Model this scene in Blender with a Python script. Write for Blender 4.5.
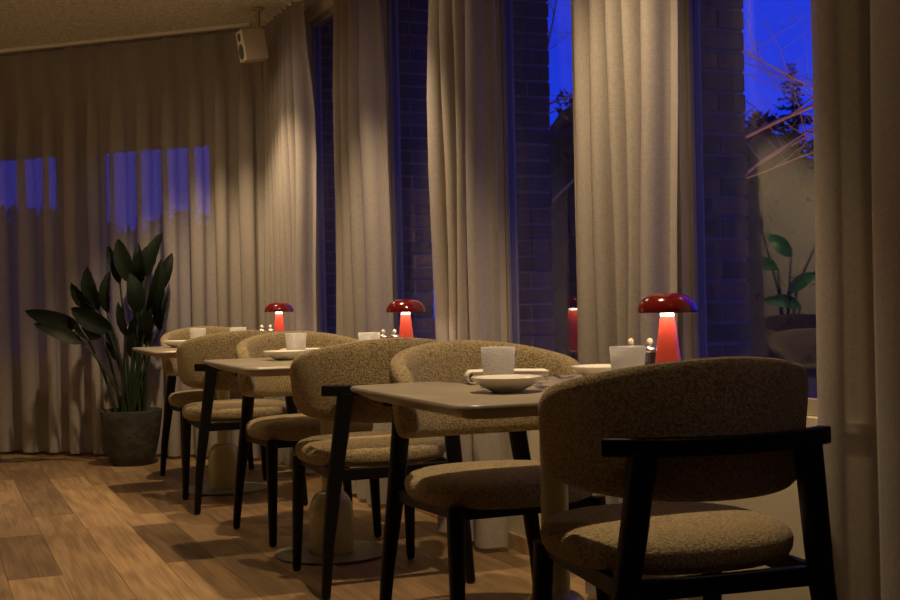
import bpy, bmesh, math, random
from mathutils import Vector, Matrix

# ------------------------------------------------------------------ scene, camera, light
for o in list(bpy.data.objects): bpy.data.objects.remove(o)
SC = bpy.context.scene
COL = SC.collection
F, PHI, CH, TH = 1250.0, .021, .951, math.atan(523.7/1250)
FW = Vector((math.sin(TH), math.cos(TH), 0)); RT = Vector((math.cos(TH), -math.sin(TH), 0)); UP = Vector((0, 0, 1))
cam = bpy.data.cameras.new('camera'); camo = bpy.data.objects.new('camera', cam); COL.objects.link(camo)
cam.sensor_width = 36; cam.lens = F/900*36; cam.clip_start = .05; cam.clip_end = 300
cx = RT*math.cos(PHI) - UP*math.sin(PHI); cy = RT*math.sin(PHI) + UP*math.cos(PHI); cz = -FW
m = Matrix((cx, cy, cz)).transposed().to_4x4(); m.translation = (0, 0, CH)
camo.matrix_world = m
SC.camera = camo
vs = SC.view_settings
vs.view_transform = 'Standard'; vs.look = 'None'; vs.exposure = 0; vs.gamma = 1; vs.use_curve_mapping = False

# dusk sky: deep blue, a little paler towards the horizon all the way round
W = bpy.data.worlds.new('dusk'); SC.world = W; W.use_nodes = True
wn = W.node_tree.nodes; wl = W.node_tree.links; wn.clear()
wo = wn.new('ShaderNodeOutputWorld'); wb = wn.new('ShaderNodeBackground'); wt = wn.new('ShaderNodeTexCoord')
ws = wn.new('ShaderNodeSeparateXYZ'); wr = wn.new('ShaderNodeValToRGB')
wl.new(wt.outputs['Generated'], ws.inputs[0]); wl.new(ws.outputs['Z'], wr.inputs[0]); wl.new(wr.outputs[0], wb.inputs[0]); wl.new(wb.outputs[0], wo.inputs[0])
wr.color_ramp.elements[0].color = (.009, .050, .95, 1); wr.color_ramp.elements[1].color = (.003, .026, .66, 1)
wb.inputs[1].default_value = 1.0

WARM = (1, .73, .43)
CEIL = 2.64
TY = (2.71, 4.55, 6.39)          # table centres along the window wall
TX = 1.40
def spot(loc, target, watts, deg, blend=.6, size=.03, col=WARM):
    l = bpy.data.lights.new('spotlight', 'SPOT'); l.energy = watts; l.spot_size = math.radians(deg); l.spot_blend = blend
    l.shadow_soft_size = size; l.color = col
    o = bpy.data.objects.new('spotlight', l); COL.objects.link(o); o.location = loc
    o.rotation_euler = (Vector(target)-Vector(loc)).to_track_quat('-Z', 'Y').to_euler()
    return o
for y in TY:                      # one ceiling downlight over each table
    spot((1.33, y+.10, CEIL-.02), (1.40, y+.72, 0), 122, 84, .6)      # tilted a little down the row
    spot((1.33, y+.10, CEIL-.03), (1.40, y+.2, 0), 20, 162, .9, .22)        # added wide lamp for the same fitting's spill, brightens the curtains
spot((.35, 5.5, CEIL-.02), (.35, 5.5, 0), 13, 84, .7)              # aisle downlights
spot((.35, 5.5, CEIL-.03), (.35, 6.6, .6), 16, 165, .9)  # added wide lamp, lifts the upper far curtain and the ceiling
spot((.2, 3.3, CEIL-.02), (.2, 3.3, 0), 9, 92, .7)
spot((1.2, .9, CEIL-.02), (1.5, 1.3, 0), 9, 120, .9)             # the next table, behind the camera
for y in (8.2, 9.6):              # washers on the far partition of the room
    spot((-1.9, y, CEIL-.03), (-3.05, y, 1.2), 120, 90, .8, col=(1, .78, .5))
spot((-1.2, 6.6, CEIL-.02), (-1.2, 6.75, 0), 50, 80, .6, col=(1, .9, .65))   # over the plant across the room
spot((6.2, 5.6, -.05), (6.7, 10.0, 3.0), 420, 100, .6, col=(1, .5, .25))          # garden uplight on the bare trees

# ------------------------------------------------------------------ materials
def new_mat(name):
    mt = bpy.data.materials.new(name); mt.use_nodes = True
    nt = mt.node_tree
    return mt, nt, nt.nodes['Principled BSDF'], nt.nodes['Material Output']
def N(nt, kind, **kw):
    n = nt.nodes.new(kind)
    for k, v in kw.items(): setattr(n, k, v)
    return n
def plain(name, col, rough=.5, metal=0, bump=0, bscale=80, var=0, vscale=6, coat=0, coords='Object'):
    mt, nt, p, out = new_mat(name)
    p.inputs['Base Color'].default_value = (*col, 1); p.inputs['Roughness'].default_value = rough; p.inputs['Metallic'].default_value = metal
    if coat: p.inputs['Coat Weight'].default_value = coat; p.inputs['Coat Roughness'].default_value = .04
    tc = N(nt, 'ShaderNodeTexCoord')
    if var:
        nz = N(nt, 'ShaderNodeTexNoise'); nz.inputs['Scale'].default_value = vscale; nz.inputs['Detail'].default_value = 6
        nt.links.new(tc.outputs[coords], nz.inputs['Vector'])
        r = N(nt, 'ShaderNodeValToRGB')
        r.color_ramp.elements[0].position = .3; r.color_ramp.elements[1].position = .7
        r.color_ramp.elements[0].color = (*[c*(1-var) for c in col], 1); r.color_ramp.elements[1].color = (*[min(1, c*(1+var)) for c in col], 1)
        nt.links.new(nz.outputs['Fac'], r.inputs[0]); nt.links.new(r.outputs[0], p.inputs['Base Color'])
    if bump:
        nz = N(nt, 'ShaderNodeTexNoise'); nz.inputs['Scale'].default_value = bscale; nz.inputs['Detail'].default_value = 3
        nt.links.new(tc.outputs[coords], nz.inputs['Vector'])
        b = N(nt, 'ShaderNodeBump'); b.inputs['Strength'].default_value = bump; b.inputs['Distance'].default_value = .01
        nt.links.new(nz.outputs['Fac'], b.inputs['Height']); nt.links.new(b.outputs[0], p.inputs['Normal'])
    return mt
def dull(mt, k):
    mt.node_tree.nodes['Principled BSDF'].inputs['Specular IOR Level'].default_value = k
    return mt
def boucle():
    mt, nt, p, out = new_mat('boucle')
    p.inputs['Roughness'].default_value = .95; p.inputs['Specular IOR Level'].default_value = .15
    p.inputs['Sheen Weight'].default_value = .15
    tc = N(nt, 'ShaderNodeTexCoord'); v = N(nt, 'ShaderNodeTexVoronoi'); v.inputs['Scale'].default_value = 165
    nz = N(nt, 'ShaderNodeTexNoise'); nz.inputs['Scale'].default_value = 260; nz.inputs['Detail'].default_value = 2
    ad = N(nt, 'ShaderNodeVectorMath', operation='ADD'); sc = N(nt, 'ShaderNodeVectorMath', operation='SCALE'); sc.inputs['Scale'].default_value = .012
    nt.links.new(tc.outputs['Object'], nz.inputs['Vector']); nt.links.new(nz.outputs['Color'], sc.inputs[0])
    nt.links.new(tc.outputs['Object'], ad.inputs[0]); nt.links.new(sc.outputs[0], ad.inputs[1]); nt.links.new(ad.outputs[0], v.inputs['Vector'])
    r = N(nt, 'ShaderNodeValToRGB'); r.color_ramp.elements[0].color = (.55, .435, .235, 1); r.color_ramp.elements[1].color = (.25, .185, .095, 1)
    r.color_ramp.elements[0].position = .15; r.color_ramp.elements[1].position = .75
    nt.links.new(v.outputs['Distance'], r.inputs[0]); nt.links.new(r.outputs[0], p.inputs['Base Color'])
    b = N(nt, 'ShaderNodeBump'); b.invert = True; b.inputs['Strength'].default_value = .9; b.inputs['Distance'].default_value = .004
    nt.links.new(v.outputs['Distance'], b.inputs['Height']); nt.links.new(b.outputs[0], p.inputs['Normal'])
    return mt
def curtain_mat():
    mt, nt, p, out = new_mat('curtain_linen')
    tc = N(nt, 'ShaderNodeTexCoord'); mp = N(nt, 'ShaderNodeMapping'); mp.inputs['Scale'].default_value = (620, 620, 60)
    mp2 = N(nt, 'ShaderNodeMapping'); mp2.inputs['Scale'].default_value = (60, 60, 620)
    a = N(nt, 'ShaderNodeTexNoise'); a.inputs['Scale'].default_value = 1; a.inputs['Detail'].default_value = 1
    c = N(nt, 'ShaderNodeTexNoise'); c.inputs['Scale'].default_value = 1; c.inputs['Detail'].default_value = 1
    nt.links.new(tc.outputs['Object'], mp.inputs[0]); nt.links.new(tc.outputs['Object'], mp2.inputs[0])
    nt.links.new(mp.outputs[0], a.inputs['Vector']); nt.links.new(mp2.outputs[0], c.inputs['Vector'])
    s = N(nt, 'ShaderNodeMath', operation='ADD'); nt.links.new(a.outputs['Fac'], s.inputs[0]); nt.links.new(c.outputs['Fac'], s.inputs[1])
    r = N(nt, 'ShaderNodeValToRGB'); r.color_ramp.elements[0].position = .7; r.color_ramp.elements[1].position = 1.0
    s2 = N(nt, 'ShaderNodeMath', operation='MULTIPLY'); s2.inputs[1].default_value = .85; nt.links.new(s.outputs[0], s2.inputs[0])
    r.color_ramp.elements[0].color = (.43, .385, .345, 1); r.color_ramp.elements[1].color = (.52, .465, .42, 1)
    nt.links.new(s2.outputs[0], r.inputs[0])
    d = N(nt, 'ShaderNodeBsdfDiffuse'); t = N(nt, 'ShaderNodeBsdfTranslucent'); x = N(nt, 'ShaderNodeBsdfTransparent')
    nt.links.new(r.outputs[0], d.inputs[0]); nt.links.new(r.outputs[0], t.inputs[0])
    m1 = N(nt, 'ShaderNodeMixShader'); m1.inputs[0].default_value = .16; m2 = N(nt, 'ShaderNodeMixShader'); m2.inputs[0].default_value = .17
    nt.links.new(d.outputs[0], m1.inputs[1]); nt.links.new(t.outputs[0], m1.inputs[2])
    nt.links.new(m1.outputs[0], m2.inputs[1]); nt.links.new(x.outputs[0], m2.inputs[2]); nt.links.new(m2.outputs[0], out.inputs[0])
    return mt
def glass_pane_mat():
    mt, nt, p, out = new_mat('window_glass')
    lw = N(nt, 'ShaderNodeLayerWeight'); pw = N(nt, 'ShaderNodeMath', operation='POWER'); pw.inputs[1].default_value = 5
    nt.links.new(lw.outputs['Facing'], pw.inputs[0])
    mr = N(nt, 'ShaderNodeMath', operation='MULTIPLY_ADD'); mr.inputs[1].default_value = .92; mr.inputs[2].default_value = .10
    nt.links.new(pw.outputs[0], mr.inputs[0])
    t = N(nt, 'ShaderNodeBsdfTransparent'); t.inputs[0].default_value = (.95, .97, .98, 1)
    g = N(nt, 'ShaderNodeBsdfGlossy'); g.inputs['Roughness'].default_value = 0
    mx = N(nt, 'ShaderNodeMixShader'); nt.links.new(mr.outputs[0], mx.inputs[0]); nt.links.new(t.outputs[0], mx.inputs[1]); nt.links.new(g.outputs[0], mx.inputs[2])
    nt.links.new(mx.outputs[0], out.inputs[0])
    return mt
def plank_mat():
    mt, nt, p, out = new_mat('oak_plank')
    oi = N(nt, 'ShaderNodeObjectInfo'); tc = N(nt, 'ShaderNodeTexCoord'); geo = N(nt, 'ShaderNodeNewGeometry')
    off = N(nt, 'ShaderNodeVectorMath', operation='SCALE'); off.inputs['Scale'].default_value = 1
    cmb = N(nt, 'ShaderNodeCombineXYZ'); mul = N(nt, 'ShaderNodeMath', operation='MULTIPLY'); mul.inputs[1].default_value = 37
    nt.links.new(oi.outputs['Random'], mul.inputs[0]); nt.links.new(mul.outputs[0], cmb.inputs[2]); nt.links.new(mul.outputs[0], cmb.inputs[0])
    ad = N(nt, 'ShaderNodeVectorMath', operation='ADD'); nt.links.new(geo.outputs['Position'], ad.inputs[0]); nt.links.new(cmb.outputs[0], ad.inputs[1])
    mp = N(nt, 'ShaderNodeMapping'); mp.inputs['Scale'].default_value = (9, 1.3, 1); nt.links.new(ad.outputs[0], mp.inputs[0])
    nz = N(nt, 'ShaderNodeTexNoise'); nz.inputs['Scale'].default_value = 1.2; nz.inputs['Detail'].default_value = 1.5; nt.links.new(mp.outputs[0], nz.inputs['Vector'])
    k = N(nt, 'ShaderNodeMath', operation='MULTIPLY'); k.inputs[1].default_value = 20; nt.links.new(nz.outputs['Fac'], k.inputs[0])
    sn = N(nt, 'ShaderNodeMath', operation='SINE'); nt.links.new(k.outputs[0], sn.inputs[0])
    mp2 = N(nt, 'ShaderNodeMapping'); mp2.inputs['Scale'].default_value = (120, 3, 1); nt.links.new(ad.outputs[0], mp2.inputs[0])
    fn = N(nt, 'ShaderNodeTexNoise'); fn.inputs['Scale'].default_value = 1; fn.inputs['Detail'].default_value = 4; nt.links.new(mp2.outputs[0], fn.inputs['Vector'])
    su = N(nt, 'ShaderNodeMath', operation='MULTIPLY_ADD'); su.inputs[1].default_value = .13; nt.links.new(sn.outputs[0], su.inputs[0]); nt.links.new(fn.outputs['Fac'], su.inputs[2])
    r = N(nt, 'ShaderNodeValToRGB'); r.color_ramp.elements[0].position = .2; r.color_ramp.elements[1].position = .75
    r.color_ramp.elements[0].color = (.20, .125, .062, 1); r.color_ramp.elements[1].color = (.38, .245, .125, 1)
    nt.links.new(su.outputs[0], r.inputs[0])
    mx = N(nt, 'ShaderNodeMix', data_type='RGBA', blend_type='MULTIPLY'); mx.inputs[0].default_value = 1
    nt.links.new(r.outputs[0], mx.inputs[6]); nt.links.new(oi.outputs['Color'], mx.inputs[7]); nt.links.new(mx.outputs[2], p.inputs['Base Color'])
    p.inputs['Roughness'].default_value = .48; p.inputs['Specular IOR Level'].default_value = .35
    b = N(nt, 'ShaderNodeBump'); b.inputs['Strength'].default_value = .12; b.inputs['Distance'].default_value = .003; nt.links.new(fn.outputs['Fac'], b.inputs['Height']); nt.links.new(b.outputs[0], p.inputs['Normal'])
    return mt
def brick_mat():
    mt, nt, p, out = new_mat('dark_brick')
    oi = N(nt, 'ShaderNodeObjectInfo'); r = N(nt, 'ShaderNodeValToRGB'); nt.links.new(oi.outputs['Random'], r.inputs[0])
    r.color_ramp.elements[0].color = (.10, .07, .08, 1); r.color_ramp.elements[1].color = (.30, .16, .15, 1)
    tc = N(nt, 'ShaderNodeNewGeometry'); nz = N(nt, 'ShaderNodeTexNoise'); nz.inputs['Scale'].default_value = 45; nz.inputs['Detail'].default_value = 5
    nt.links.new(tc.outputs['Position'], nz.inputs['Vector'])
    mx = N(nt, 'ShaderNodeMix', data_type='RGBA', blend_type='MULTIPLY'); mx.inputs[0].default_value = .7
    nt.links.new(r.outputs[0], mx.inputs[6]); nt.links.new(nz.outputs['Fac'], mx.inputs[7]); nt.links.new(mx.outputs[2], p.inputs['Base Color'])
    p.inputs['Roughness'].default_value = .8
    b = N(nt, 'ShaderNodeBump'); b.inputs['Strength'].default_value = .5; b.inputs['Distance'].default_value = .006; nt.links.new(nz.outputs['Fac'], b.inputs['Height']); nt.links.new(b.outputs[0], p.inputs['Normal'])
    return mt
def tumbler_mat():
    mt, nt, p, out = new_mat('frosted_tumbler')
    tc = N(nt, 'ShaderNodeTexCoord'); v = N(nt, 'ShaderNodeTexVoronoi'); v.inputs['Scale'].default_value = 190; nt.links.new(tc.outputs['Object'], v.inputs['Vector'])
    b = N(nt, 'ShaderNodeBump'); b.inputs['Strength'].default_value = .8; b.inputs['Distance'].default_value = .003; nt.links.new(v.outputs['Distance'], b.inputs['Height'])
    p.inputs['Base Color'].default_value = (.93, .92, .9, 1); p.inputs['Roughness'].default_value = .22; p.inputs['Transmission Weight'].default_value = .8; p.inputs['IOR'].default_value = 1.4
    nt.links.new(b.outputs[0], p.inputs['Normal'])
    t = N(nt, 'ShaderNodeBsdfTranslucent'); t.inputs[0].default_value = (.96, .95, .93, 1); d = N(nt, 'ShaderNodeBsdfDiffuse'); d.inputs[0].default_value = (.94, .93, .91, 1)
    nt.links.new(b.outputs[0], d.inputs['Normal']); nt.links.new(b.outputs[0], t.inputs['Normal'])
    m0 = N(nt, 'ShaderNodeMixShader'); m0.inputs[0].default_value = .5; nt.links.new(t.outputs[0], m0.inputs[1]); nt.links.new(d.outputs[0], m0.inputs[2])
    mx = N(nt, 'ShaderNodeMixShader'); mx.inputs[0].default_value = .72; nt.links.new(p.outputs[0], mx.inputs[1]); nt.links.new(m0.outputs[0], mx.inputs[2]); nt.links.new(mx.outputs[0], out.inputs[0])
    return mt
def emit(name, col, s):
    mt, nt, p, out = new_mat(name); p.inputs['Base Color'].default_value = (.9, .9, .9, 1)
    p.inputs['Emission Color'].default_value = (*col, 1); p.inputs['Emission Strength'].default_value = s
    return mt
M = dict(
    wall=plain('wall_paint', (.55, .48, .34), .8, bump=.05, bscale=150),
    pier=plain('pier_paint', (.34, .29, .21), .8),
    ceil=plain('ceiling_spray_plaster', (.80, .73, .60), .95, bump=1.0, bscale=60, var=.3, vscale=60),
    plank=plank_mat(), sub=plain('subfloor', (.05, .03, .02), .9),
    oak=plain('oak_trim', (.42, .27, .13), .5, var=.2, vscale=14),
    outer=plain('window_outer_frame', (.10, .11, .13), .3), frame=dull(plain('window_frame_anthracite', (.018, .018, .02), .55), .25),
    pane=glass_pane_mat(), brick=brick_mat(), mortar=plain('mortar', (.27, .26, .27), .95, bump=.4, bscale=120),
    curtain=curtain_mat(), rail=plain('rail_aluminium', (.88, .82, .72), .4),
    boucle=boucle(), black=dull(plain('black_stained_ash', (.005, .0046, .0043), .45, bump=.08, bscale=60), .22),
    glide=plain('glide_plastic', (.02, .02, .02), .6),
    top=plain('tabletop_taupe', (.34, .29, .21), .30, var=.07, vscale=9),
    olive=plain('olive_lacquer', (.50, .48, .27), .28, coat=.5), plate=plain('base_plate_lacquer', (.27, .265, .18), .4),
    redshade=plain('lamp_red_shade', (.13, .005, .006), .12, coat=1), redstem=plain('lamp_red_stem_lit', (.80, .10, .065), .25, coat=.5),  # stem red lightened: glow from under the shade put into its colour
    led=emit('lamp_diffuser', (1, .80, .58), 4.5), ledring=emit('lamp_led_ring', (1, .78, .55), 15),
    porc=plain('cream_porcelain', (.84, .79, .68), .22, coat=.4), tumbler=tumbler_mat(),
    linen=plain('napkin_linen', (.86, .82, .74), .85, bump=.3, bscale=300), steel=plain('cutlery_steel', (.7, .68, .66), .2, 1),
    jar=plain('shaker_black_glaze', (.015, .014, .014), .15, coat=.8), ivory=plain('shaker_knob_ivory', (.75, .66, .47), .4), lid=plain('shaker_lid_steel', (.5, .48, .44), .25, 1),
    spk=plain('speaker_cream_shaded', (.50, .41, .29), .6), spkf=plain('speaker_front_lit', (.90, .82, .68), .55), cone=plain('speaker_grille', (.15, .145, .13), .7, bump=.5, bscale=400),  # light from the aisle put into the creams: cabinet darker, front lighter
    leaf=dull(plain('leaf_dark_green', (.006, .012, .005), .55, var=.35, vscale=12), .22), stalk=plain('stalk_green', (.014, .026, .009), .5, var=.3, vscale=20),
    pot=plain('weathered_stone_pot', (.055, .054, .043), .85, bump=.6, bscale=25, var=.45, vscale=9), soil=plain('soil', (.03, .022, .015), 1, bump=1, bscale=90),
    bark=plain('bark', (.28, .17, .11), .9, bump=.5, bscale=60), conifer=plain('conifer_needles', (.012, .02, .014), .9, var=.4, vscale=3),
    grass=plain('lawn', (.02, .03, .015), 1, bump=.6, bscale=30, var=.4, vscale=2),
    tleaf=plain('bright_leaf', (.10, .38, .04), .4, var=.2, vscale=12), darktop=plain('dark_table', (.02, .02, .02), .2, coat=.5),
)

# ------------------------------------------------------------------ mesh helpers
def obj(name, bm, mat, parent=None, smooth=True, bevel=0):
    me = bpy.data.meshes.new(name); bm.normal_update(); bm.to_mesh(me); bm.free()
    if mat: me.materials.append(M[mat])
    if smooth:
        for p in me.polygons: p.use_smooth = True
        try: me.set_sharp_from_angle(angle=math.radians(42))
        except Exception: pass
    o = bpy.data.objects.new(name, me); COL.objects.link(o)
    if parent: o.parent = parent
    if bevel:
        b = o.modifiers.new('bevel', 'BEVEL'); b.width = bevel; b.segments = 2; b.limit_method = 'ANGLE'
    return o
def tag(o, label=None, cat=None, group=None, kind=None):
    if label: o['label'] = label
    if cat: o['category'] = cat
    if group: o['group'] = group
    if kind: o['kind'] = kind
    return o
def thing(name, label, cat, loc=(0, 0, 0), rz=0, group=None):
    o = bpy.data.objects.new(name, None); COL.objects.link(o); o.location = loc; o.rotation_euler = (0, 0, rz); o.empty_display_size = .1
    return tag(o, label, cat, group)
def dup(root, loc, rz=0, label=None, group=None):
    r = root.copy(); COL.objects.link(r); r.location = loc; r.rotation_euler = (0, 0, rz)
    if label: r['label'] = label
    if group: r['group'] = group
    for ch in list(root.children):
        c = ch.copy(); COL.objects.link(c); c.parent = r
        for g in list(ch.children):
            d = g.copy(); COL.objects.link(d); d.parent = c
    return r
def box(bm, x0, x1, y0, y1, z0, z1):
    v = [bm.verts.new(p) for p in ((x0, y0, z0), (x1, y0, z0), (x1, y1, z0), (x0, y1, z0), (x0, y0, z1), (x1, y0, z1), (x1, y1, z1), (x0, y1, z1))]
    for f in ((3, 2, 1, 0), (4, 5, 6, 7), (0, 1, 5, 4), (1, 2, 6, 5), (2, 3, 7, 6), (3, 0, 4, 7)): bm.faces.new([v[i] for i in f])
    return bm
def boxm(*a): return box(bmesh.new(), *a)
def loft(bm, rings, cap0=True, cap1=True, closed=True):
    R = [[bm.verts.new(p) for p in r] for r in rings]
    n = len(R[0])
    for a, b in zip(R, R[1:]):
        for i in range(n if closed else n-1):
            bm.faces.new((a[i], a[(i+1) % n], b[(i+1) % n], b[i]))
    if cap0: bm.faces.new(R[0][::-1])
    if cap1: bm.faces.new(R[-1])
    return bm
def lathe(prof, seg=36, bm=None, c=(0, 0, 0)):
    bm = bm or bmesh.new(); rows = []
    for r, z in prof:
        if r < 1e-6: rows.append([bm.verts.new((c[0], c[1], c[2]+z))])
        else: rows.append([bm.verts.new((c[0]+r*math.cos(2*math.pi*i/seg), c[1]+r*math.sin(2*math.pi*i/seg), c[2]+z)) for i in range(seg)])
    for a, b in zip(rows, rows[1:]):
        for i in range(seg):
            j = (i+1) % seg
            if len(a) == 1 and len(b) == 1: continue
            if len(a) == 1: bm.faces.new((a[0], b[j], b[i]))
            elif len(b) == 1: bm.faces.new((a[i], a[j], b[0]))
            else: bm.faces.new((a[i], a[j], b[j], b[i]))
    bmesh.ops.recalc_face_normals(bm, faces=bm.faces)
    return bm
def tube(pts, rads, seg=8, bm=None, cap=True, sq=1.0):
    bm = bm or bmesh.new(); pts = [Vector(p) for p in pts]; rings = []
    if not isinstance(rads, (list, tuple)): rads = [rads]*len(pts)
    ref = None
    for i, p in enumerate(pts):
        d = (pts[min(i+1, len(pts)-1)]-pts[max(i-1, 0)]).normalized()
        if ref is None: ref = Vector((1, 0, 0)) if abs(d.x) < .8 else Vector((0, 1, 0))
        a = (ref-d*ref.dot(d)).normalized(); ref = a; b = d.cross(a)
        ring = []
        for k in range(seg):
            t = 2*math.pi*k/seg; c, s = math.cos(t), math.sin(t)
            if sq < 1: c, s = math.copysign(abs(c)**sq, c), math.copysign(abs(s)**sq, s)
            ring.append(p+(a*c+b*s)*rads[i])
        rings.append(ring)
    return loft(bm, rings, cap, cap)
def sup(hx, hy, n, k=40, cx=0, cy=0, z=0):
    return [(cx+hx*math.copysign(abs(math.cos(2*math.pi*i/k))**(2/n), math.cos(2*math.pi*i/k)), cy+hy*math.copysign(abs(math.sin(2*math.pi*i/k))**(2/n), math.sin(2*math.pi*i/k)), z) for i in range(k)]
def rrect(hx, hy, r, z, k=6):
    out = []
    for sx, sy, a0 in ((1, 1, 0), (-1, 1, 90), (-1, -1, 180), (1, -1, 270)):
        for i in range(k+1):
            a = math.radians(a0+90*i/k); out.append((sx*(hx-r)+r*math.cos(a), sy*(hy-r)+r*math.sin(a), z))
    return out
def at(x, y, z):                    # the point at depth z along a sight line
    dx, dy = x-450, y-300; u = dx*math.cos(PHI)-dy*math.sin(PHI); v = dx*math.sin(PHI)+dy*math.cos(PHI)
    return RT*(u*z/F)+FW*z+Vector((0, 0, CH-v*z/F))
rnd = random.Random(7)

# ------------------------------------------------------------------ the room
XW = 2.05                          # inner face of the window wall
XG = 2.09                          # glass
BN = Vector((.678, .735, 0)).normalized(); BE = Vector((-.735, .678, 0)).normalized()   # far angled wall: normal, direction
CORNER = Vector((XW, (6.88-.678*XW)/.735, 0)); XL = -3.1
LEN = (CORNER.x-XL)/.735; END = CORNER+BE*LEN; Y0 = -2.6
floor = tag(obj('floor', boxm(XL, 3.0, Y0, END.y+.3, -.2, -.012), 'sub', smooth=False), kind='structure')
# oak planks running along the window wall
PW = .1845
known = {0: [4.65, 5.53], 1: [4.15, 6.0, 6.92], 2: [3.9, 5.58, 7.3], 3: [4.68, 5.54, 6.9], -1: [4.1, 5.2, 6.6], 4: [3.75, 4.75, 6.2, 7.4]}
tone = {(0, 4.65): .70, (1, 4.15): 1.02, (1, 6.0): .70, (2, 3.9): 1.22, (2, 5.58): 1.18, (3, 4.68): .52, (3, 5.54): 1.18, (3, 3.7): 1.1, (0, 5.53): .9}
far = bmesh.new(); nplank = 0
for c in range(-19, 10):
    x0 = .43+(c-1)*PW; x1 = x0+PW-.0012
    x1 = min(x1, XW-.002)
    if x0 > XW-.01: continue
    if c in known:
        ys = list(known[c])
        while ys[0] > Y0: ys.insert(0, round(ys[0]-rnd.choice((.9, .95, 1.3, 1.75)), 2))
        while ys[-1] < 12: ys.append(round(ys[-1]+rnd.choice((.9, .95, 1.3, 1.75)), 2))
    else:
        ys = [Y0-rnd.random()]
        while ys[-1] < 12: ys.append(round(ys[-1]+rnd.choice((.9, .95, 1.2, 1.5, 1.8)), 2))
    for a, b in zip(ys, ys[1:]):
        xm = (x0+x1)/2
        yend = CORNER.y+(XW-xm)*.678/.735+.03
        if a > yend: continue
        b2 = min(b, yend+.15)
        if x0 > -.5 and b > 2.6 and a < 9.3:
            o = obj('floor_plank', boxm(x0, x1, a, b2-.0012, -.012, 0), 'plank', floor, smooth=False)
            t = tone.get((c, a), rnd.choice((.74, .86, .95, 1.0, 1.05, 1.13))); w = rnd.uniform(-.05, .03)
            o.color = (t, t*(1+w*.5), t*(1+w), 1); nplank += 1
        else: box(far, x0, x1, a, b2-.0012, -.012, 0)
tag(obj('floor_planks', far, 'plank', floor, smooth=False), 'more oak planks of the same floor', kind='stuff')

bm = bmesh.new()
loft(bm, [[(XL-.2, Y0-.2, z), (3.0, Y0-.2, z), (3.0, CORNER.y+.2, z), (CORNER.x+.5, CORNER.y+.4, z), (END.x, END.y+.5, z), (XL-.2, END.y+.5, z)] for z in (CEIL, CEIL+.12)])
tag(obj('ceiling', bm, 'ceil', smooth=False), kind='structure')
tag(obj('wall_left', boxm(XL-.12, XL, Y0, END.y+.2, -.01, CEIL), 'wall', smooth=False), kind='structure')
tag(obj('wall_rear', boxm(XL, 2.2, Y0-.12, Y0, -.01, CEIL), 'wall', smooth=False), kind='structure')
obj_l = obj('picture_rail', boxm(XL, XL+.03, 6.5, END.y-.3, CEIL-.09, CEIL-.055), 'frame', smooth=False); tag(obj_l, 'black strip along the top of the partition mirrored in the right-hand window', 'rail')

SILL, HEAD = .64, 2.57
JAMB = [3.12+1.27*k for k in range(-3, 4)]        # far jamb of each opening
OPEN = .62                                        # opening width
# window wall: parapet, lintel and piers
bm = bmesh.new()
box(bm, XW, 2.13, Y0, CORNER.y+.1, -.01, SILL); box(bm, XW, 2.13, Y0, CORNER.y+.1, HEAD, CEIL)
prev = Y0
for j in JAMB:
    if j-OPEN > prev: box(bm, XW, 2.13, prev, j-OPEN, SILL, HEAD)
    prev = j
box(bm, XW, 2.13, prev, CORNER.y+.1, SILL, HEAD)
tag(obj('wall_right', bm, 'wall', smooth=False), kind='structure')
tag(obj('baseboard_right', boxm(XW-.014, XW, Y0, CORNER.y, 0, .06), 'oak', smooth=False, bevel=.003), kind='structure')
tag(obj('trim_1', boxm(XW-.02, XW+.02, Y0, CORNER.y-.05, SILL-.03, SILL), 'wall', smooth=False, bevel=.003), kind='structure')
def window(idx, org, ax, w, z0, z1, nrm):
    """org: foot of the opening on the glass line; ax: unit along the wall; nrm: unit to the outside"""
    t = bpy.data.objects.new('window_%d' % idx, None); COL.objects.link(t); t['kind'] = 'structure'
    t.matrix_world = Matrix((ax, nrm, UP)).transposed().to_4x4() @ Matrix.Translation((0, 0, 0)); t.location = (org.x, org.y, 0)
    bm = bmesh.new(); fr = .016
    box(bm, 0, fr, -.014, .004, z0, z1); box(bm, w-fr, w, -.014, .004, z0, z1); box(bm, fr, w-fr, -.014, .004, z0, z0+.04); box(bm, fr, w-fr, -.014, .004, z1-.04, z1)
    obj('window_frame', bm, 'pier', t, smooth=False, bevel=.002)
    bm = bmesh.new(); g = .016
    box(bm, 0, g, .0045, .024, z0, z1); box(bm, w-g, w, .0045, .024, z0, z1); box(bm, g, w-g, .0045, .024, z0, z0+.035); box(bm, g, w-g, .0045, .024, z1-.035, z1)
    obj('outer_frame', bm, 'outer', t, smooth=False, bevel=.002)
    obj('window_pane', boxm(fr-.006, w-fr+.006, -.004, .002, z0+.034, z1-.034), 'pane', t, smooth=False)
    return t
for k, j in enumerate(JAMB):
    window(k+1, Vector((XG, j-OPEN, 0)), Vector((0, 1, 0)), OPEN, SILL, HEAD, Vector((1, 0, 0)))
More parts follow.
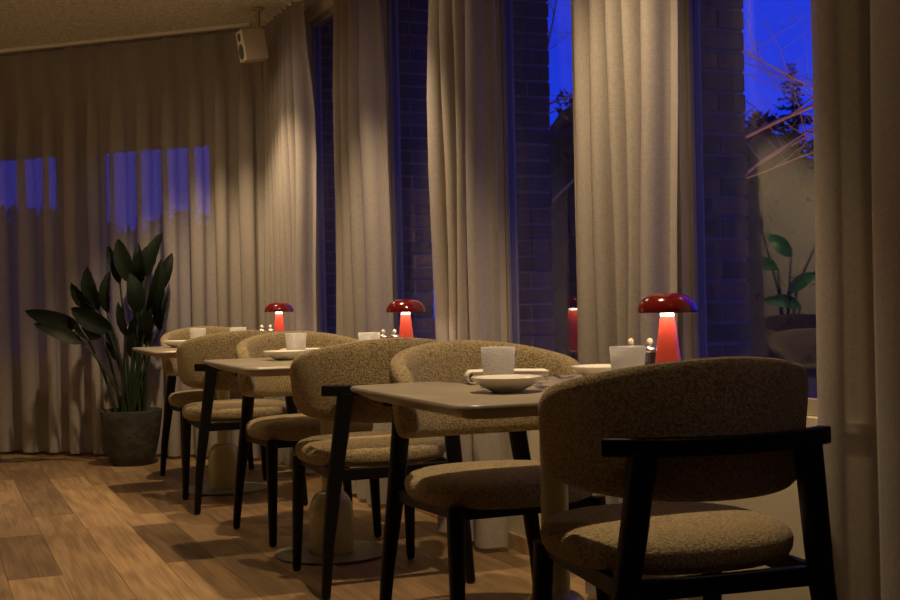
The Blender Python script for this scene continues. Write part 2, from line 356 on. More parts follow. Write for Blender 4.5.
# brick piers outside, each brick its own piece
COURSE = .0625
bmesh_a = {}
def brick_mesh(w, d):
    key = (w, d)
    if key not in bmesh_a:
        bm = boxm(-w/2, w/2, -d/2, d/2, 0, COURSE-.011)
        me = bpy.data.meshes.new('brick'); bm.to_mesh(me); bm.free(); me.materials.append(M['brick']); bmesh_a[key] = me
    return bmesh_a[key]
XB = 2.285
for k, j in enumerate(JAMB):
    pw = 1.27-OPEN
    core = tag(obj('wall_pier', boxm(2.115, XB-.003, j+.008, j+pw-.008, -.1, CEIL+.3), 'mortar', smooth=False), kind='structure')
    if k < 3: continue             # the openings beside the camera are out of view
    z = .56; i = 0
    while z < CEIL+.02:
        segs = ((2.115, 2.183), (2.193, XB)) if i % 2 else ((2.115, XB),)
        for a, b in segs:
            o = bpy.data.objects.new('brick', brick_mesh(round(b-a, 4), .1)); COL.objects.link(o); o.parent = core
            o.location = ((a+b)/2+rnd.uniform(-.0015, .0025), j+.052+rnd.uniform(-.002, .002), z)
        z += COURSE; i += 1
# far angled wall behind the long curtain
def bw(t, n=0, z=0): return CORNER+BE*t+BN*n+Vector((0, 0, z))
t0 = (Vector((1.6317, 7.8146, 0))-CORNER).dot(BE)
wins = [(t0-.01+k*1.16, t0+.84+k*1.16) for k in range(0, 5)]
bm = bmesh.new()
def bwbox(bm, ta, tb, z0, z1, n0=0, n1=.12):
    loft(bm, [[bw(ta, n0, z), bw(tb, n0, z), bw(tb, n1, z), bw(ta, n1, z)] for z in (z0, z1)])
bwbox(bm, -.05, LEN+.3, -.01, .66); bwbox(bm, -.05, LEN+.3, 2.0, CEIL)
prev = -.05
for a, b in wins:
    bwbox(bm, prev, a, .66, 2.0); prev = b
bwbox(bm, prev, LEN+.3, .66, 2.0)
bmesh.ops.recalc_face_normals(bm, faces=bm.faces)
tag(obj('wall_back', bm, 'wall', smooth=False), kind='structure')
for k, (a, b) in enumerate(wins):
    window(len(JAMB)+1+k, bw(a, .06), BE, b-a, .66, 2.0, BN)
tag(obj('baseboard_back', loft(bmesh.new(), [[bw(.0, -.014, z), bw(LEN, -.014, z), bw(LEN, 0, z), bw(0, 0, z)] for z in (0, .06)]), 'oak', smooth=False), kind='structure')

# ------------------------------------------------------------------ curtains
def curtain(label, p0, p1, z0, z1, period, amp, seed, top_w=1.0, head=.12, res=16, omega=.35, group=None, phase=0.0):
    """hung from a track running p0 -> p1; the room lies on the left-hand normal"""
    R = random.Random(seed)
    p0 = Vector((*p0, 0)); p1 = Vector((*p1, 0)); L = (p1-p0).length; e = (p1-p0)/L; n = Vector((-e.y, e.x, 0))
    nf = max(1, round(L/period)); per = L/nf
    amps = [amp*R.uniform(.65, 1.2) for _ in range(nf+2)]; wid = [R.uniform(.75, 1.3) for _ in range(nf)]; sw = sum(wid); wid = [w/sw*L for w in wid]
    lean = [R.uniform(-.02, .02) for _ in range(nf+2)]
    zs = [z1, z1-.03, z1-.06, z1-.09, z1-.12, z1-.16, z1-.22, z1-.3, z1-.42, z1-.6, z1-.85, z1-1.15, z1-1.5, z1-1.85, z1-2.2, z0+.25, z0+.1, z0+.045, z0]
    zs = sorted(set(z for z in zs if z >= z0), reverse=True)
    t = thing('curtain', label, 'curtain', tuple((p0+p1)/2), 0, group); mid = (p0+p1)/2
    rows = []
    for z in zs:
        h = min(1, max(0, (z1-z)/.75)); h = h*h*(3-2*h)            # 0 at the heading, 1 where the folds hang free
        row = []; s0 = 0
        ws = top_w+(1-top_w)*min(1, (z1-z)/(z1-z0)*1.15)
        for f in range(nf):
            for i in range(res+(1 if f == nf-1 else 0)):
                q = i/res; ph = 2*math.pi*(q+phase)
                A = amps[f]*(1-q)+amps[f+1]*q
                c = .5-.5*math.cos(ph)
                free = A*(c**1.15*2-1)
                pin = A*(1.1*c**7-.25)
                off = free*h+pin*(1-h)
                s = s0+wid[f]*q+omega*wid[f]*.34*math.sin(2*ph)*h+lean[f]*h*(z1-z)/(z1-z0)*math.sin(ph)
                off += .008*math.sin(3.1*z+f*1.7+seed)*h+.006*math.sin(9*s+z*2.3)*h
                s = L/2+(s-L/2)*ws
                row.append(p0+e*s+n*off-mid+Vector((0, 0, z)))
            s0 += wid[f]
        rows.append(row)
    def grid(rws):
        bm = bmesh.new(); V = [[bm.verts.new(p) for p in r] for r in rws]
        for a, b in zip(V, V[1:]):
            for i in range(len(a)-1): bm.faces.new((a[i], a[i+1], b[i+1], b[i]))
        return bm
    k = next(i for i, z in enumerate(zs) if z <= z1-head+1e-6); kb = next(i for i, z in enumerate(zs) if z <= z0+.1+1e-6)
    obj('heading', grid(rows[:k+1]), 'curtain', t); obj('drape', grid(rows[k:kb+1]), 'curtain', t); obj('hem', grid(rows[kb:]), 'curtain', t)
    return t
XC = 1.935
ZT = CEIL-.022
curtain('long beige curtain with pinch pleats hanging along the far angled wall behind the plant', (bw(.08, -.15).x, bw(.08, -.15).y), (bw(4.2, -.15).x, bw(4.2, -.15).y), .02, ZT, .175, .058, 3)
curtain('further beige curtain drawn across the far end of the angled wall', (bw(4.25, -.15).x, bw(4.25, -.15).y), (bw(LEN-.25, -.15).x, bw(LEN-.25, -.15).y), .02, ZT, .175, .05, 13)
g = 'gathered curtains between the windows'
curtain('gathered beige curtain in the room corner beside the white loudspeaker', (XC, 6.60), (XC, 7.42), .02, ZT, .10, .05, 5, top_w=.9, group=g)
curtain('narrow beige curtain between the two farthest windows, behind the middle chairs', (XC, 5.40), (XC, 6.03), .02, ZT, .145, .062, 21, top_w=.84, group=g)
curtain('beige curtain lit by the middle table lamp, behind the facing chair', (XC, 4.23), (XC, 4.735), .02, ZT, .135, .05, 10, top_w=.9, group=g)
curtain('wide beige linen curtain directly behind the nearest red lamp', (XC, 3.02), (XC, 3.50), .02, ZT, .105, .055, 18, top_w=.96, group=g)
curtain('darker beige curtain at the right edge, beside the nearest chair', (XC, 1.25), (XC, 2.385), .02, ZT, .2, .065, 29, top_w=1.0, group=g)
def rail(label, a, b):
    a, b = Vector((*a, 0)), Vector((*b, 0)); e = (b-a).normalized(); n = Vector((-e.y, e.x, 0))
    bm = loft(bmesh.new(), [[a+n*.014+UP*z, b+n*.014+UP*z, b-n*.014+UP*z, a-n*.014+UP*z] for z in (CEIL-.018, CEIL)])
    bmesh.ops.recalc_face_normals(bm, faces=bm.faces)
    return tag(obj('curtain_rail', bm, 'rail', smooth=False), label, 'rail', 'ceiling curtain rails')
a = bw(.1, -.08); b = bw(LEN-.2, -.08)
rail('pale metal curtain rail on the ceiling above the long far curtain', (bw(.1, -.215).x, bw(.1, -.215).y), (bw(LEN-.2, -.215).x, bw(LEN-.2, -.215).y))
rail('metal curtain rail on the ceiling along the windows', (XC, Y0+.1), (XC, CORNER.y-.25))

# ------------------------------------------------------------------ chairs
def make_chair(label):
    t = thing('dining_chair', label, 'chair', group='upholstered dining chairs')
    bm = bmesh.new(); rings = []
    for z, s in ((.408, .90), (.414, .96), (.428, .99), (.445, 1.0), (.459, .985), (.470, .94), (.477, .86), (.482, .70), (.485, .45), (.486, .2)):
        rings.append(sup(.255*s, .25*s, 2.4, 44, 0, .03, z))
    loft(bm, rings); st = obj('seat', bm, 'boucle', t)
    # backrest: a padded shell bent round the sitter
    bm = bmesh.new(); rings = []; K = 30; P = 20; A = math.radians(98)
    for i in range(K+1):
        u = -1+2*i/K; a = A*u
        e = 1-abs(u); rd = min(1, e/.17); rd = math.sqrt(max(0, 1-(1-rd)**2)); rd = max(rd, .10)
        zt = .832-.075*abs(u)**1.7; zb = .552+.038*abs(u)**2.2
        zm, hh = (zt+zb)/2, (zt-zb)/2*(.34+.66*rd)
        th = .029*max(.35, min(1, e/.06))
        rx, ry = .247, .228
        px, py = rx*math.sin(a), -ry*math.cos(a)
        nx, ny = math.sin(a)/rx, -math.cos(a)/ry; l = math.hypot(nx, ny); nx, ny = nx/l, ny/l
        ring = []
        for k in range(P):
            q = 2*math.pi*k/P; c, s = math.cos(q), math.sin(q)
            dn = th*math.copysign(abs(c)**.62, c); dz = hh*math.copysign(abs(s)**.40, s)
            ln = (dz+.1)*.10                                    # leans outward with height
            ring.append((px+nx*(dn+ln*.9), py+ny*(dn+ln), zm+dz))
        rings.append(ring)
    loft(bm, rings); bmesh.ops.recalc_face_normals(bm, faces=bm.faces); obj('backrest', bm, 'boucle', t)
    # wooden rail round the outside of the back
    rings = []
    for i in range(15):
        u = -1+2*i/14; x = .242*u; y = -.283+.075*u*u; h = .0175; d = .014
        tx, ty = .242, .15*u; l = math.hypot(tx, ty); nx, ny = -ty/l, tx/l
        rings.append([(x+nx*sx, y+ny*sx, .667+sz) for sx, sz in ((-d, -h), (d, -h), (d, h), (-d, h))])
    bm = loft(bmesh.new(), rings); bmesh.ops.recalc_face_normals(bm, faces=bm.faces); obj('back_rail', bm, 'black', t, bevel=.004)
    for s in (-1, 1):
        lg = obj('leg', tube([(s*.176, -.247, .658), (s*.193, -.240, .52), (s*.212, -.23, .38), (s*.240, -.234, .17), (s*.253, -.240, .006)], [.026, .025, .024, .019, .0145], 12, sq=.7), 'black', t)
        obj('glide', lathe([(0, 0), (.011, 0), (.011, .006), (0, .006)], 12, c=(s*.253, -.240, 0)), 'glide', lg)
        lg = obj('leg', tube([(s*.206, .205, .412), (s*.210, .214, .28), (s*.217, .23, .006)], [.023, .021, .0145], 12, sq=.7), 'black', t)
        obj('glide', lathe([(0, 0), (.011, 0), (.011, .006), (0, .006)], 12, c=(s*.217, .23, 0)), 'glide', lg)
        bm = loft(bmesh.new(), [[(s*.200-.010, .205, .383), (s*.200+.010, .205, .383), (s*.200+.010, .205, .412), (s*.200-.010, .205, .412)],
                                [(s*.205-.010, -.225, .372), (s*.205+.010, -.225, .372), (s*.205+.010, -.225, .412), (s*.205-.010, -.225, .412)]])
        bmesh.ops.recalc_face_normals(bm, faces=bm.faces); obj('seat_rail', bm, 'black', t, smooth=False, bevel=.003)
    obj('seat_rail', boxm(-.2, .2, .196, .218, .383, .412), 'black', t, smooth=False, bevel=.003)
    obj('seat_rail', boxm(-.205, .205, -.238, -.214, .374, .412), 'black', t, smooth=False, bevel=.003)
    return t
chair = make_chair('nearest chair seen from behind in shadow, dark beige upholstery and black wood')
chair.location = (TX+.034, TY[0]-.46, 0); chair.rotation_euler.z = math.radians(-6)
dup(chair, (TX+.052, TY[0]+.46, 0), math.pi, 'brightly lit beige chair facing the camera across the nearest table')
dup(chair, (TX+.014, TY[1]-.46, 0), 0, 'beige chair seen from behind at the near side of the middle table')
dup(chair, (TX+.048, TY[1]+.46, 0), math.pi, 'beige chair facing the camera at the far side of the middle table')
dup(chair, (TX-.03, TY[2]-.46, 0), 0, 'beige chair seen from behind at the near side of the farthest table')
dup(chair, (TX+.055, TY[2]+.46, 0), math.pi, 'farthest beige chair, facing the camera beside the potted plant')

# ------------------------------------------------------------------ tables
ZTB = .735
def make_table(label):
    t = thing('dining_table', label, 'table', group='pedestal tables in a row by the windows')
    bm = loft(bmesh.new(), [rrect(.405-i, .38-i, .05, z) for i, z in ((.045, ZTB-.034), (.012, ZTB-.017), (.003, ZTB-.012), (0, ZTB-.008), (.001, ZTB-.003), (.004, ZTB))])
    obj('tabletop', bm, 'top', t)
    obj('pole', lathe([(0, .22), (.034, .22), (.034, ZTB-.05), (.09, ZTB-.046), (.09, ZTB-.034), (0, ZTB-.034)], 28), 'olive', t)
    prof = [(0, .010), (.080, .010), (.0835, .012), (.0835, .155)]
    prof += [(.0835-.0485*(1-math.cos(a)), .155+.082*math.sin(a)) for a in [math.radians(d) for d in range(8, 91, 8)]] + [(.034, .239), (.034, .25), (0, .25)]
    obj('bell_cover', lathe(prof, 40), 'olive', t)
    bp = obj('base_plate', lathe([(0, .004), (.214, .004), (.217, .0065), (.214, .0105), (0, .0105)], 64), 'plate', t)
    obj('foot_pad', lathe([(0, 0), (.198, 0), (.198, .004), (0, .004)], 40), 'glide', bp)
    return t
tb = make_table('nearest taupe pedestal table set with a bowl, tumblers and napkin'); tb.location = (TX, TY[0], 0)
dup(tb, (TX, TY[1], 0), 0, 'middle taupe pedestal table with an olive bell-shaped base')
dup(tb, (TX, TY[2], 0), 0, 'farthest taupe pedestal table beside the potted plant')

# ------------------------------------------------------------------ lamps and tableware
def make_lamp(label):
    t = thing('table_lamp', label, 'lamp', group='red mushroom table lamps')
    st = [(0, 0), (.037, 0), (.038, .004), (.0365, .012), (.0315, .06), (.0235, .125), (.0182, .163), (0, .163)]
    obj('stem', lathe(st, 36), 'redstem', t)
    R0 = .0765
    pr = [(0, .2235), (.016, .2235), (.034, .2215), (.052, .2150), (.064, .2060), (.0722, .1940), (.0758, .1830), (.0765, .1755), (.0755, .1725), (.0735, .1732), (.0730, .1800), (.068, .1925), (.055, .2050), (.035, .2130), (0, .2150)]
    obj('shade', lathe(pr, 48), 'redshade', t)
    obj('diffuser', lathe([(0, .1635), (.0172, .1635), (.0176, .167), (.0165, .174), (.010, .182), (0, .184)], 28), 'led', t)
    obj('led_ring', lathe([(.024, .1860), (.060, .1860), (.060, .1885), (.024, .1885), (.024, .1860)], 36), 'ledring', t)
    return t
lp = make_lamp('largest red mushroom lamp, on the nearest table in front of the wide curtain'); lp.location = (1.731, TY[0], ZTB)
dup(lp, (1.718, TY[1], ZTB), 0, 'red mushroom lamp standing on the middle table')
dup(lp, (1.704, TY[2], ZTB), 0, 'smallest-looking red mushroom lamp, on the farthest table')

def make_bowl(label):
    t = tag(obj('bowl', lathe([(0, .002), (.030, .002), (.034, 0), (.038, .003), (.060, .014), (.078, .027), (.0835, .0335), (.0832, .0352), (.081, .0348), (.070, .0265), (.050, .0155), (.03, .010), (0, .009)], 48), 'porc'), label, 'bowl', 'shallow porcelain bowls')
    return t
bw0 = make_bowl('shallow cream bowl at the near corner of the nearest table'); bw0.location = (1.240, 2.63, ZTB)
def cp(o, loc, label, rz=0): return dup(o, loc, rz, label)
cp(bw0, (1.635, 2.875, ZTB), 'shallow cream bowl by the window side of the nearest table, left of a tumbler')
cp(bw0, (1.262, 4.66, ZTB), 'shallow cream bowl on the middle table in front of a tumbler')
cp(bw0, (1.203, 6.51, ZTB), 'shallow cream bowl on the farthest table beside the plant')
def make_glass(label):
    return tag(obj('tumbler', lathe([(0, .001), (.030, 0), (.0335, .004), (.0395, .056), (.0425, .097), (.0415, .0985), (.0400, .097), (.0368, .056), (.0315, .016), (0, .013)], 40), 'tumbler'), label, 'tumbler', 'textured glass tumblers')
g0 = make_glass('textured tumbler right behind the bowl on the nearest table'); g0.location = (1.287, 2.775, ZTB)
cp(g0, (1.515, 2.545, ZTB), 'textured tumbler beside the largest lamp on the nearest table', 1)
cp(g0, (1.335, 4.76, ZTB), 'textured tumbler standing behind the bowl on the middle table', 2)
cp(g0, (1.560, 4.53, ZTB), 'textured tumbler near the lamp on the middle table, half hidden by a chair', 3)
cp(g0, (1.278, 6.40, ZTB), 'textured tumbler beside the bowl on the farthest table', 4)
cp(g0, (1.480, 6.37, ZTB), 'textured tumbler peeking over the chair back on the farthest table', 5)
def make_shaker(label):
    t = thing('shaker', label, 'shaker', group='black condiment shakers by the lamps')
    obj('body', lathe([(0, 0), (.016, 0), (.019, .004), (.017, .03), (.0195, .055), (.0215, .066), (0, .066)], 28), 'jar', t)
    ld = obj('lid', lathe([(.0225, .064), (.0245, .068), (.0235, .073), (.016, .080), (.006, .083), (0, .083)], 28), 'lid', t)
    obj('knob', lathe([(0, .082)] + [(.0085*math.sin(math.radians(a)), .0905-.0085*math.cos(math.radians(a))) for a in range(20, 180, 20)] + [(0, .099)], 16), 'ivory', ld)
    return t
s0 = make_shaker('black shaker with ivory knob, left of the pair beside the largest lamp'); s0.location = (1.718, 2.868, ZTB); s0.scale = (1, 1, 1.06)
dup(s0, (1.757, 2.836, ZTB), 0, 'black shaker with ivory knob, right of the pair beside the largest lamp')
dup(s0, (1.674, 4.69, ZTB), 0, 'black shaker with ivory knob, left of the pair on the middle table')
dup(s0, (1.709, 4.655, ZTB), 0, 'black shaker with ivory knob, right of the pair on the middle table')
dup(s0, (1.645, 6.53, ZTB), 0, 'black shaker with ivory knob, left of the pair on the farthest table')
dup(s0, (1.683, 6.497, ZTB), 0, 'black shaker with ivory knob, right of the pair on the farthest table')
def make_napkin(label):
    t = thing('napkin', label, 'napkin', group='folded white napkins')
    # folded cloth: a strip bent back on itself round a soft roll at one end
    def strip(path, w, th, bm):
        rings = []
        for i, (x, z) in enumerate(path):
            x2, z2 = path[min(i+1, len(path)-1)]; x1, z1 = path[max(i-1, 0)]
            l = math.hypot(x2-x1, z2-z1) or 1; nx, nz = -(z2-z1)/l*th/2, (x2-x1)/l*th/2
            rings.append([(x-nx, -w, z-nz), (x-nx, w, z-nz), (x+nx, w, z+nz), (x+nx, -w, z+nz)])
        loft(bm, rings)
    bm = bmesh.new()
    lower = [(.105, .003), (.03, .003), (-.06, .003), (-.092, .004)] + [(-.092-.0135*math.sin(math.radians(a)), .0175-.0135*math.cos(math.radians(a))) for a in range(20, 181, 20)] + [(-.05, .0315), (.03, .031), (.102, .029)]
    strip(lower, .05, .005, bm)
    bmesh.ops.recalc_face_normals(bm, faces=bm.faces); obj('outer_fold', bm, 'linen', t, bevel=.0012)
    bm = bmesh.new()
    inner = [(.103, .0085), (.0, .0085), (-.08, .0095)] + [(-.085-.0085*math.sin(math.radians(a)), .0175-.0085*math.cos(math.radians(a))) for a in range(20, 181, 20)] + [(-.05, .0255), (.02, .0245), (.100, .0230)]
    strip(inner, .049, .005, bm)
    strip([(.100, .0135), (.0, .014), (-.07, .0145)], .0485, .004, bm); strip([(.099, .0185), (.0, .0192), (-.07, .0195)], .0485, .004, bm)
    bmesh.ops.recalc_face_normals(bm, faces=bm.faces); obj('inner_fold', bm, 'linen', t, bevel=.001)
    return t
n0 = make_napkin('folded white napkin behind the tumbler on the nearest table'); n0.location = (1.375, 2.91, ZTB); n0.rotation_euler.z = math.radians(-20)
dup(n0, (1.40, 4.86, ZTB), math.radians(-20), 'folded white napkin behind the tumbler on the middle table')
def make_fork(label):
    t = thing('fork', label, 'fork', group='steel forks')
    obj('handle', tube([(-.095, 0, .003), (-.03, 0, .005), (.02, 0, .009), (.045, 0, .006)], [.0045, .0035, .0025, .004], 8), 'steel', t)
    rings = [[(.040, -w, .006+z), (.040, w, .006+z), (.040, w, .008+z), (.040, -w, .008+z)] for w, z in ((.004, 0),)]
    rings = [[(x, -w, z), (x, w, z), (x, w, z+.002), (x, -w, z+.002)] for x, w, z in ((.040, .004, .005), (.05, .011, .003), (.062, .012, .003))]
    bm = loft(bmesh.new(), rings); bmesh.ops.recalc_face_normals(bm, faces=bm.faces); obj('neck', bm, 'steel', t, smooth=False)
    for k in range(4):
        y = -.0099+.0066*k; obj('tine', tube([(.060, y, .004), (.08, y, .005), (.100, y, .012)], [.0018, .0015, .0009], 6), 'steel', t)
    return t
f0 = make_fork('steel fork lying at the right of the near bowl'); f0.location = (1.335, 2.60, ZTB); f0.rotation_euler.z = math.radians(80)
dup(f0, (1.53, 2.98, ZTB), math.radians(-78), 'steel fork lying left of the window-side bowl')
def make_knife(label):
    t = thing('knife', label, 'knife')
    obj('handle', tube([(-.11, 0, .004), (-.06, 0, .005), (0, 0, .004)], [.005, .0055, .0035], 8), 'steel', t)
    bm = loft(bmesh.new(), [[(x, -w, .003), (x, w, .003), (x, w*.9, .0048), (x, -w*.2, .0048)] for x, w in ((0, .003), (.02, .008), (.08, .0085), (.105, .001))])
    bmesh.ops.recalc_face_normals(bm, faces=bm.faces); obj('blade', bm, 'steel', t, smooth=False)
    return t
k0 = make_knife('steel knife lying left of the napkin on the nearest table'); k0.location = (1.275, 2.985, ZTB); k0.rotation_euler.z = math.radians(100)

# ------------------------------------------------------------------ loudspeaker
ctr = at(251, 45.5, 7.1)
fdir = (-RT*.90-FW*.44).normalized(); fdir = (fdir-UP*.15).normalized()
side = UP.cross(fdir).normalized(); upv = fdir.cross(side)
sp = thing('loudspeaker', 'small cream two-way loudspeaker on the ceiling bracket above the corner curtain', 'speaker')
sp.matrix_world = Matrix((side, -fdir, upv)).transposed().to_4x4(); sp.location = ctr
obj('cabinet', boxm(-.058, .058, -.055, .075, -.088, .088), 'spk', sp, smooth=False, bevel=.005)
obj('front_baffle', boxm(-.056, .056, -.062, -.0552, -.086, .086), 'spkf', sp, smooth=False, bevel=.003)
def disc(nm, r, z):
    bm = lathe([(0, .004), (r*.9, .003), (r, 0), (r, -.004), (0, -.004)], 28)
    bmesh.ops.rotate(bm, verts=bm.verts, cent=(0, 0, 0), matrix=Matrix.Rotation(math.radians(90), 3, 'X')); bmesh.ops.translate(bm, verts=bm.verts, vec=(0, -.062, z))
    obj(nm, bm, 'cone', sp)
disc('woofer', .044, -.033); disc('tweeter', .024, .050)
inv = sp.matrix_world.copy(); inv.translation = ctr; inv = inv.inverted()
bk = ctr+Vector((.045, .005, 0))
obj('bracket', tube([inv @ Vector((bk.x, bk.y, ctr.z+.07)), inv @ Vector((bk.x, bk.y, CEIL-.004))], .012, 12), 'spk', sp)
obj('mount_plate', tube([inv @ Vector((bk.x, bk.y, CEIL-.014)), inv @ Vector((bk.x, bk.y, CEIL-.0005))], .032, 20), 'spk', sp)

# ------------------------------------------------------------------ potted plant
pc = at(132.5, 466, 7.55); pc.z = 0
pl = thing('potted_plant', 'large dark green plant with paddle leaves in a grey stone pot', 'plant', tuple(pc))
obj('pot', lathe([(0, 0), (.112, 0), (.120, .006), (.140, .06), (.163, .16), (.178, .27), (.184, .322), (.182, .330), (.172, .330), (.166, .318), (.160, .28), (0, .28)], 44), 'pot', pl)
obj('soil', lathe([(0, .306), (.08, .303), (.150, .296), (.150, .285), (0, .285)], 30), 'soil', pl)
def leaf_blade(base, tip, w, face, mat, parent, fold=.35, droop=.0, name='leaf'):
    base, tip = Vector(base), Vector(tip); d = tip-base; L = d.length; d = d/L
    s = d.cross(face).normalized(); nrm = s.cross(d).normalized(); rows = []
    n = 10
    for i in range(n+1):
        q = i/n; wd = w*max(.03, math.sin(math.pi*min(1, q**.85*.985+.012))**.62)*(1-.12*q)*1.08
        c = base+d*L*q+nrm*(L*.10*math.sin(math.pi*q))-UP*(droop*q*q)
        rows.append([c+s*(wd*k)+nrm*(fold*abs(k)*wd+.004*math.sin(q*26+k*3)) for k in (-1, -.5, 0, .5, 1)])
    bm = bmesh.new(); V = [[bm.verts.new(p) for p in r] for r in rows]; V2 = [[bm.verts.new(p-nrm*.0022) for p in r] for r in rows]
    for a, b in zip(V, V[1:]):
        for k in range(4): bm.faces.new((a[k], a[k+1], b[k+1], b[k]))
    for a, b in zip(V2, V2[1:]):
        for k in range(4): bm.faces.new((a[k+1], a[k], b[k], b[k+1]))
    for a, a2, b, b2 in zip(V, V2, V[1:], V2[1:]):
        bm.faces.new((a[0], b[0], b2[0], a2[0])); bm.faces.new((a[4], a2[4], b2[4], b[4]))
    o = obj(name, bm, mat, parent)
    obj('midrib', tube([base-nrm*.003, base+d*L*.5+nrm*(L*.10-.003), tip-d*L*.03-UP*droop], [.006, .004, .0012], 6), 'stalk', o)
    return o
LV = [((25, 311), (79, 326), 17, -.15), ((34, 324), (82, 343), 15, -.35), ((71, 283), (93, 309), 14, .1), ((87, 267), (99, 310), 18, .0), ((71, 308), (111, 330), 20, -.3),
      ((110, 271), (108, 313), 14, .15), ((108, 246), (120, 284), 10, .2), ((118, 239), (132, 283), 18, .1), ((138.5, 243), (137, 272), 9, .25), ((162, 232.5), (147, 277), 16, .0),
      ((172, 253), (158, 292), 13, .1), ((150, 245), (143, 272), 13, .25), ((140, 250), (141, 282), 13, -.12), ((130, 273), (138, 313), 18, -.25), ((161, 259), (150, 316), 15, -.2),
      ((168, 292), (160, 331), 13, .05), ((163, 290), (156, 320), 11, -.1), ((118, 302), (126, 336), 9, -.35), ((74, 328), (101, 337), 11, .1),
      ((150, 300), (146, 345), 13, -.05), ((133, 318), (134, 360), 12, .1), ((108, 322), (119, 362), 12, .15)]
R2 = random.Random(4)
for (tp, bs, w, dz) in LV:
    z = 7.55+dz*.55
    tip = at(*tp, z+R2.uniform(-.08, .08))-pc; base = at(*bs, z*.5+7.55*.5)-pc
    face = (-FW+RT*R2.uniform(-.6, .6)+UP*R2.uniform(-.1, .5))
    lf = leaf_blade(base, tip, w*z/F*.5, face, 'leaf', pl, fold=R2.uniform(.15, .5))
    root = Vector((R2.uniform(-.06, .06)+(base.x)*.12, R2.uniform(-.06, .06), .295))
    mid = root*.45+base*.55; mid.x -= (base.x-root.x)*.18; mid.y -= (base.y-root.y)*.18; mid.z += .05
    pts = [root*(1-q)**2+mid*2*q*(1-q)+base*q*q for q in (0, .2, .4, .6, .8, 1)]
    obj('stalk', tube(pts, [.011, .0095, .0085, .0075, .0065, .006], 7), 'stalk', pl)

# ------------------------------------------------------------------ across the room, seen in the panes
rp = thing('floor_plant', 'bright green slender plant mirrored in the right-hand window pane', 'plant', (-1.2, 6.95, 0))
obj('pot', lathe([(0, 0), (.12, 0), (.15, .28), (.155, .46), (.145, .46), (.14, .42), (0, .42)], 32), 'frame', rp)
for (bx, by, bz, tx, ty, tz, w) in ((.10, .10, 1.38, .24, .22, 1.58, .06), (-.18, -.22, 1.42, -.26, -.30, 1.62, .07), (.04, .02, 1.12, .26, .12, 1.16, .05), (-.05, -.10, .86, .16, .02, .90, .05), (-.1, .05, 1.2, -.02, .2, 1.36, .05), (.05, -.12, .95, -.1, -.22, 1.08, .05)):
    leaf_blade((bx, by, bz), (tx, ty, tz), w, Vector((.7, -.6, .5)), 'tleaf', rp)
    obj('stalk', tube([(0, 0, .42), (bx*.3, by*.3, bz*.7), (bx, by, bz)], [.009, .008, .006], 6), 'stalk', rp)
ct = thing('cafe_table', 'dark round table across the room mirrored in the window', 'table', (-.95, 6.45, 0))
obj('tabletop', lathe([(0, .71), (.33, .71), (.35, .718), (.35, .732), (.345, .735), (0, .735)], 48), 'darktop', ct)
obj('column', lathe([(0, .02), (.03, .02), (.03, .71), (0, .71)], 20), 'darktop', ct); obj('base_plate', lathe([(0, 0), (.24, 0), (.24, .018), (.04, .03), (0, .03)], 40), 'darktop', ct)
dup(chair, (-.55, 6.0, 0), math.radians(40), 'beige chair at the dark round table, mirrored in the window', 'chairs across the room')
dup(chair, (-1.40, 6.15, 0), math.radians(-50), 'beige chair behind the dark round table, mirrored in the window', 'chairs across the room')

# ------------------------------------------------------------------ outside
tag(obj('ground', boxm(2.13, 70, -20, 70, -.25, -.1), 'grass', smooth=False), kind='structure')
bm = bmesh.new(); loft(bm, [[(-60, 14, z), (2.13, 9.2, z), (2.13, 70, z), (-60, 70, z)] for z in (-.25, -.1)]); bmesh.ops.recalc_face_normals(bm, faces=bm.faces)
tag(obj('ground', bm, 'grass', smooth=False), kind='structure')
def bare_tree(label, loc, h, seed, lean=(0, 0), r0=.07):
    R = random.Random(seed); t = thing('bare_tree', label, 'tree', loc, 0, 'bare trees outside the windows')
    tr = bmesh.new(); br = bmesh.new(); tw = bmesh.new()
    def grow(p, d, l, r, lev, bm):
        pts = [p]; rr = [r]; n = 4; q = d.copy()
        for i in range(n):
            q = (q+Vector((R.uniform(-.22, .22), R.uniform(-.22, .22), R.uniform(-.06, .14)))).normalized()
            pts.append(pts[-1]+q*(l/n)); rr.append(r*(1-.55*(i+1)/n))
        tube(pts, rr, 6 if lev < 2 else 5 if lev < 3 else 4, bm, cap=False)
        if lev >= 4: return
        nb = (7, 6, 5, 4)[lev]
        for k in range(nb):
            f = .25+.75*(k+R.random()*.5)/nb if lev else .35+.65*(k+.3)/nb
            i = min(n-1, int(f*n)); pp = pts[i].lerp(pts[i+1], f*n-i)
            ang = R.uniform(0, 2*math.pi); sp = R.uniform(.6, 1.15)
            a = Vector((math.cos(ang), math.sin(ang), R.uniform(-.15, .35))); dd = (q*(1-sp*.55)+a*sp).normalized()
            grow(pp, dd, l*R.uniform(.42, .62), rr[i]*.55, lev+1, br if lev < 2 else tw)
    grow(Vector((0, 0, -.05)), Vector((lean[0], lean[1], 1)).normalized(), h, r0, 0, tr)
    obj('trunk', tr, 'bark', t); tag(obj('branches', br, 'bark', t), kind='stuff'); tag(obj('twigs', tw, 'bark', t), kind='stuff')
    return t
p = at(722, 300, 9.5); bare_tree('bare tree lit warm outside the right-hand window', (p.x, p.y, -.1), 4.6, 11, r0=.034)
p = at(535, 300, 15.5); bare_tree('bare tree with orange-lit branches between pier and wide curtain', (p.x, p.y, -.1), 4.8, 5, r0=.045)
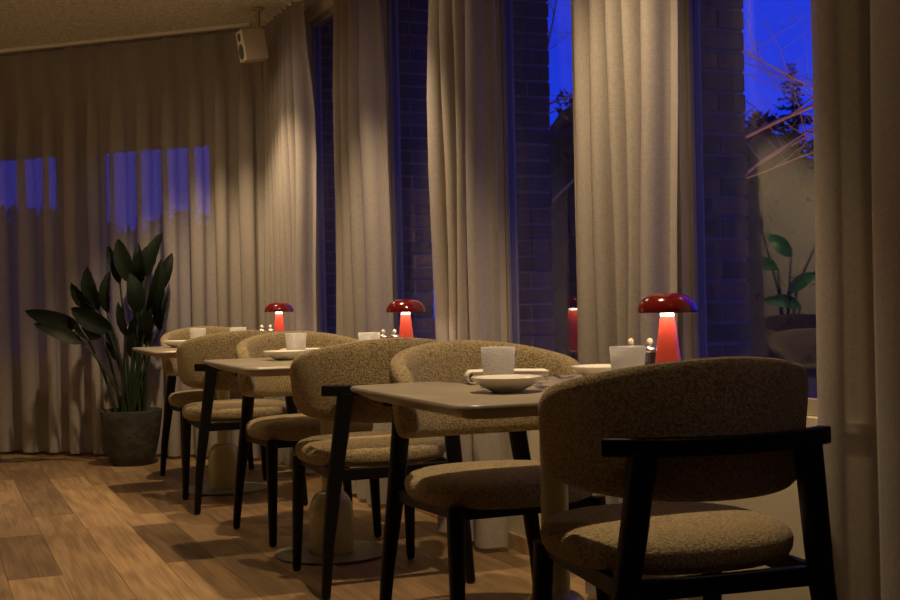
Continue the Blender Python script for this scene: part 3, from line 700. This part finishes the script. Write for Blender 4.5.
def hedge(label, a, b, h, seed, w=.7):
    R = random.Random(seed); a = Vector((a.x, a.y, -.1)); b = Vector((b.x, b.y, -.1)); e = (b-a); L = e.length; e /= L; n = Vector((-e.y, e.x, 0))
    t = thing('hedge', label, 'hedge', tuple((a+b)/2), 0, 'hedges in the garden'); o = -(a+b)/2
    def top(u): return h*(1+.07*math.sin(u*1.9+seed)+.05*math.sin(u*4.7+seed*2))
    bm = bmesh.new(); K = 24; rings = []
    for i in range(K+1):
        u = L*i/K; c = a+e*u+o; tt = top(u)*.94
        rings.append([c-n*w*.5, c+n*w*.5, c+n*w*.55+UP*tt*.7, c+n*w*.3+UP*tt, c-n*w*.3+UP*tt, c-n*w*.55+UP*tt*.7])
    loft(bm, rings); bmesh.ops.recalc_face_normals(bm, faces=bm.faces); obj('core', bm, 'conifer', t)
    bm = bmesh.new()
    for k in range(int(L*900)):
        u = R.random()*L; tt = top(u); z = tt*R.random()**.6; s_ = R.choice((-1, 1))*w*.5*R.uniform(.5, 1.15) if z < tt*.85 else R.uniform(-.4, .4)*w
        c = a+e*u+o+n*s_+UP*z; d = Vector((R.uniform(-1, 1), R.uniform(-1, 1), R.uniform(.1, 1.2))).normalized()*R.uniform(.08, .2); q = d.cross(Vector((R.uniform(-1, 1), R.uniform(-1, 1), R.uniform(-1, 1)))).normalized()*.05
        bm.faces.new([bm.verts.new(x) for x in (c-q, c+q, c+d)])
    tag(obj('foliage', bm, 'conifer', t, smooth=False), kind='stuff')
    return t
hedge('dark garden hedge below the sky in the right-hand pane', at(700, 300, 16), at(850, 300, 15.5), 3.25, 2)
hedge('dark garden hedge seen between brick pier and wide curtain', at(505, 300, 18.5), at(640, 300, 17), 3.7, 4)
hedge('dark hedge outline showing through the long far curtain', at(-60, 300, 17), at(260, 300, 17.5), 2.3, 6)
def conifer_mesh(seed, h):
    R = random.Random(seed); bm = bmesh.new(); n = 34
    for k in range(n):
        f = k/n; z = h*(.06+.94*f); rad = h*.24*(1-f)**.85+.03
        for b in range(9):
            a = R.uniform(0, 2*math.pi); L = rad*R.uniform(.6, 1.15); d = Vector((math.cos(a), math.sin(a), R.uniform(-.25, .35))).normalized(); s = d.cross(UP).normalized()
            o = Vector((0, 0, z+R.uniform(-.05, .05)))
            for j in range(6):
                q = (j+.5)/6; c = o+d*L*q; wl = L*.34*(1-q*.75); w2 = L*.10
                for sd in (-1, 1):
                    tip = c+s*sd*wl+d*wl*.7+Vector((0, 0, R.uniform(-.04, .05)))
                    bm.faces.new([bm.verts.new(x) for x in (c-d*w2, c+d*w2, tip)])
            bm.faces.new([bm.verts.new(x) for x in (o+s*.02, o-s*.02, o+d*L*1.1)])
    return bm
ctree = thing('conifer', 'dark fir silhouette against the blue sky in the right-hand pane', 'tree', (0, 0, 0), 0, 'conifers outside')
obj('foliage', conifer_mesh(3, 4.8), 'conifer', ctree, smooth=False); obj('trunk', tube([(0, 0, 0), (0, 0, 4.6)], [.12, .01], 8), 'bark', ctree)
p = at(797, 300, 20); ctree.location = (p.x, p.y, -.1)
for (px, z, s, lab) in ((755, 26, .98, 'lower fir silhouette left of the tall one in the right-hand pane'), (860, 30, 1.0, 'fir silhouette half behind the right-hand curtain'), (563, 25, .80, 'fir silhouette seen between pier and wide curtain'),
                         (15, 21, .53, 'fir outline behind the long curtain, at the left edge'), (118, 20.5, .52, 'fir outline behind the long curtain, above the plant leaves'), (190, 25, .62, 'fir outline behind the long curtain, near the blue window edge')):
    p = at(px, 300, z); o = dup(ctree, (p.x, p.y, -.1), px, lab); o.scale = (s*1.3, s*1.3, s)
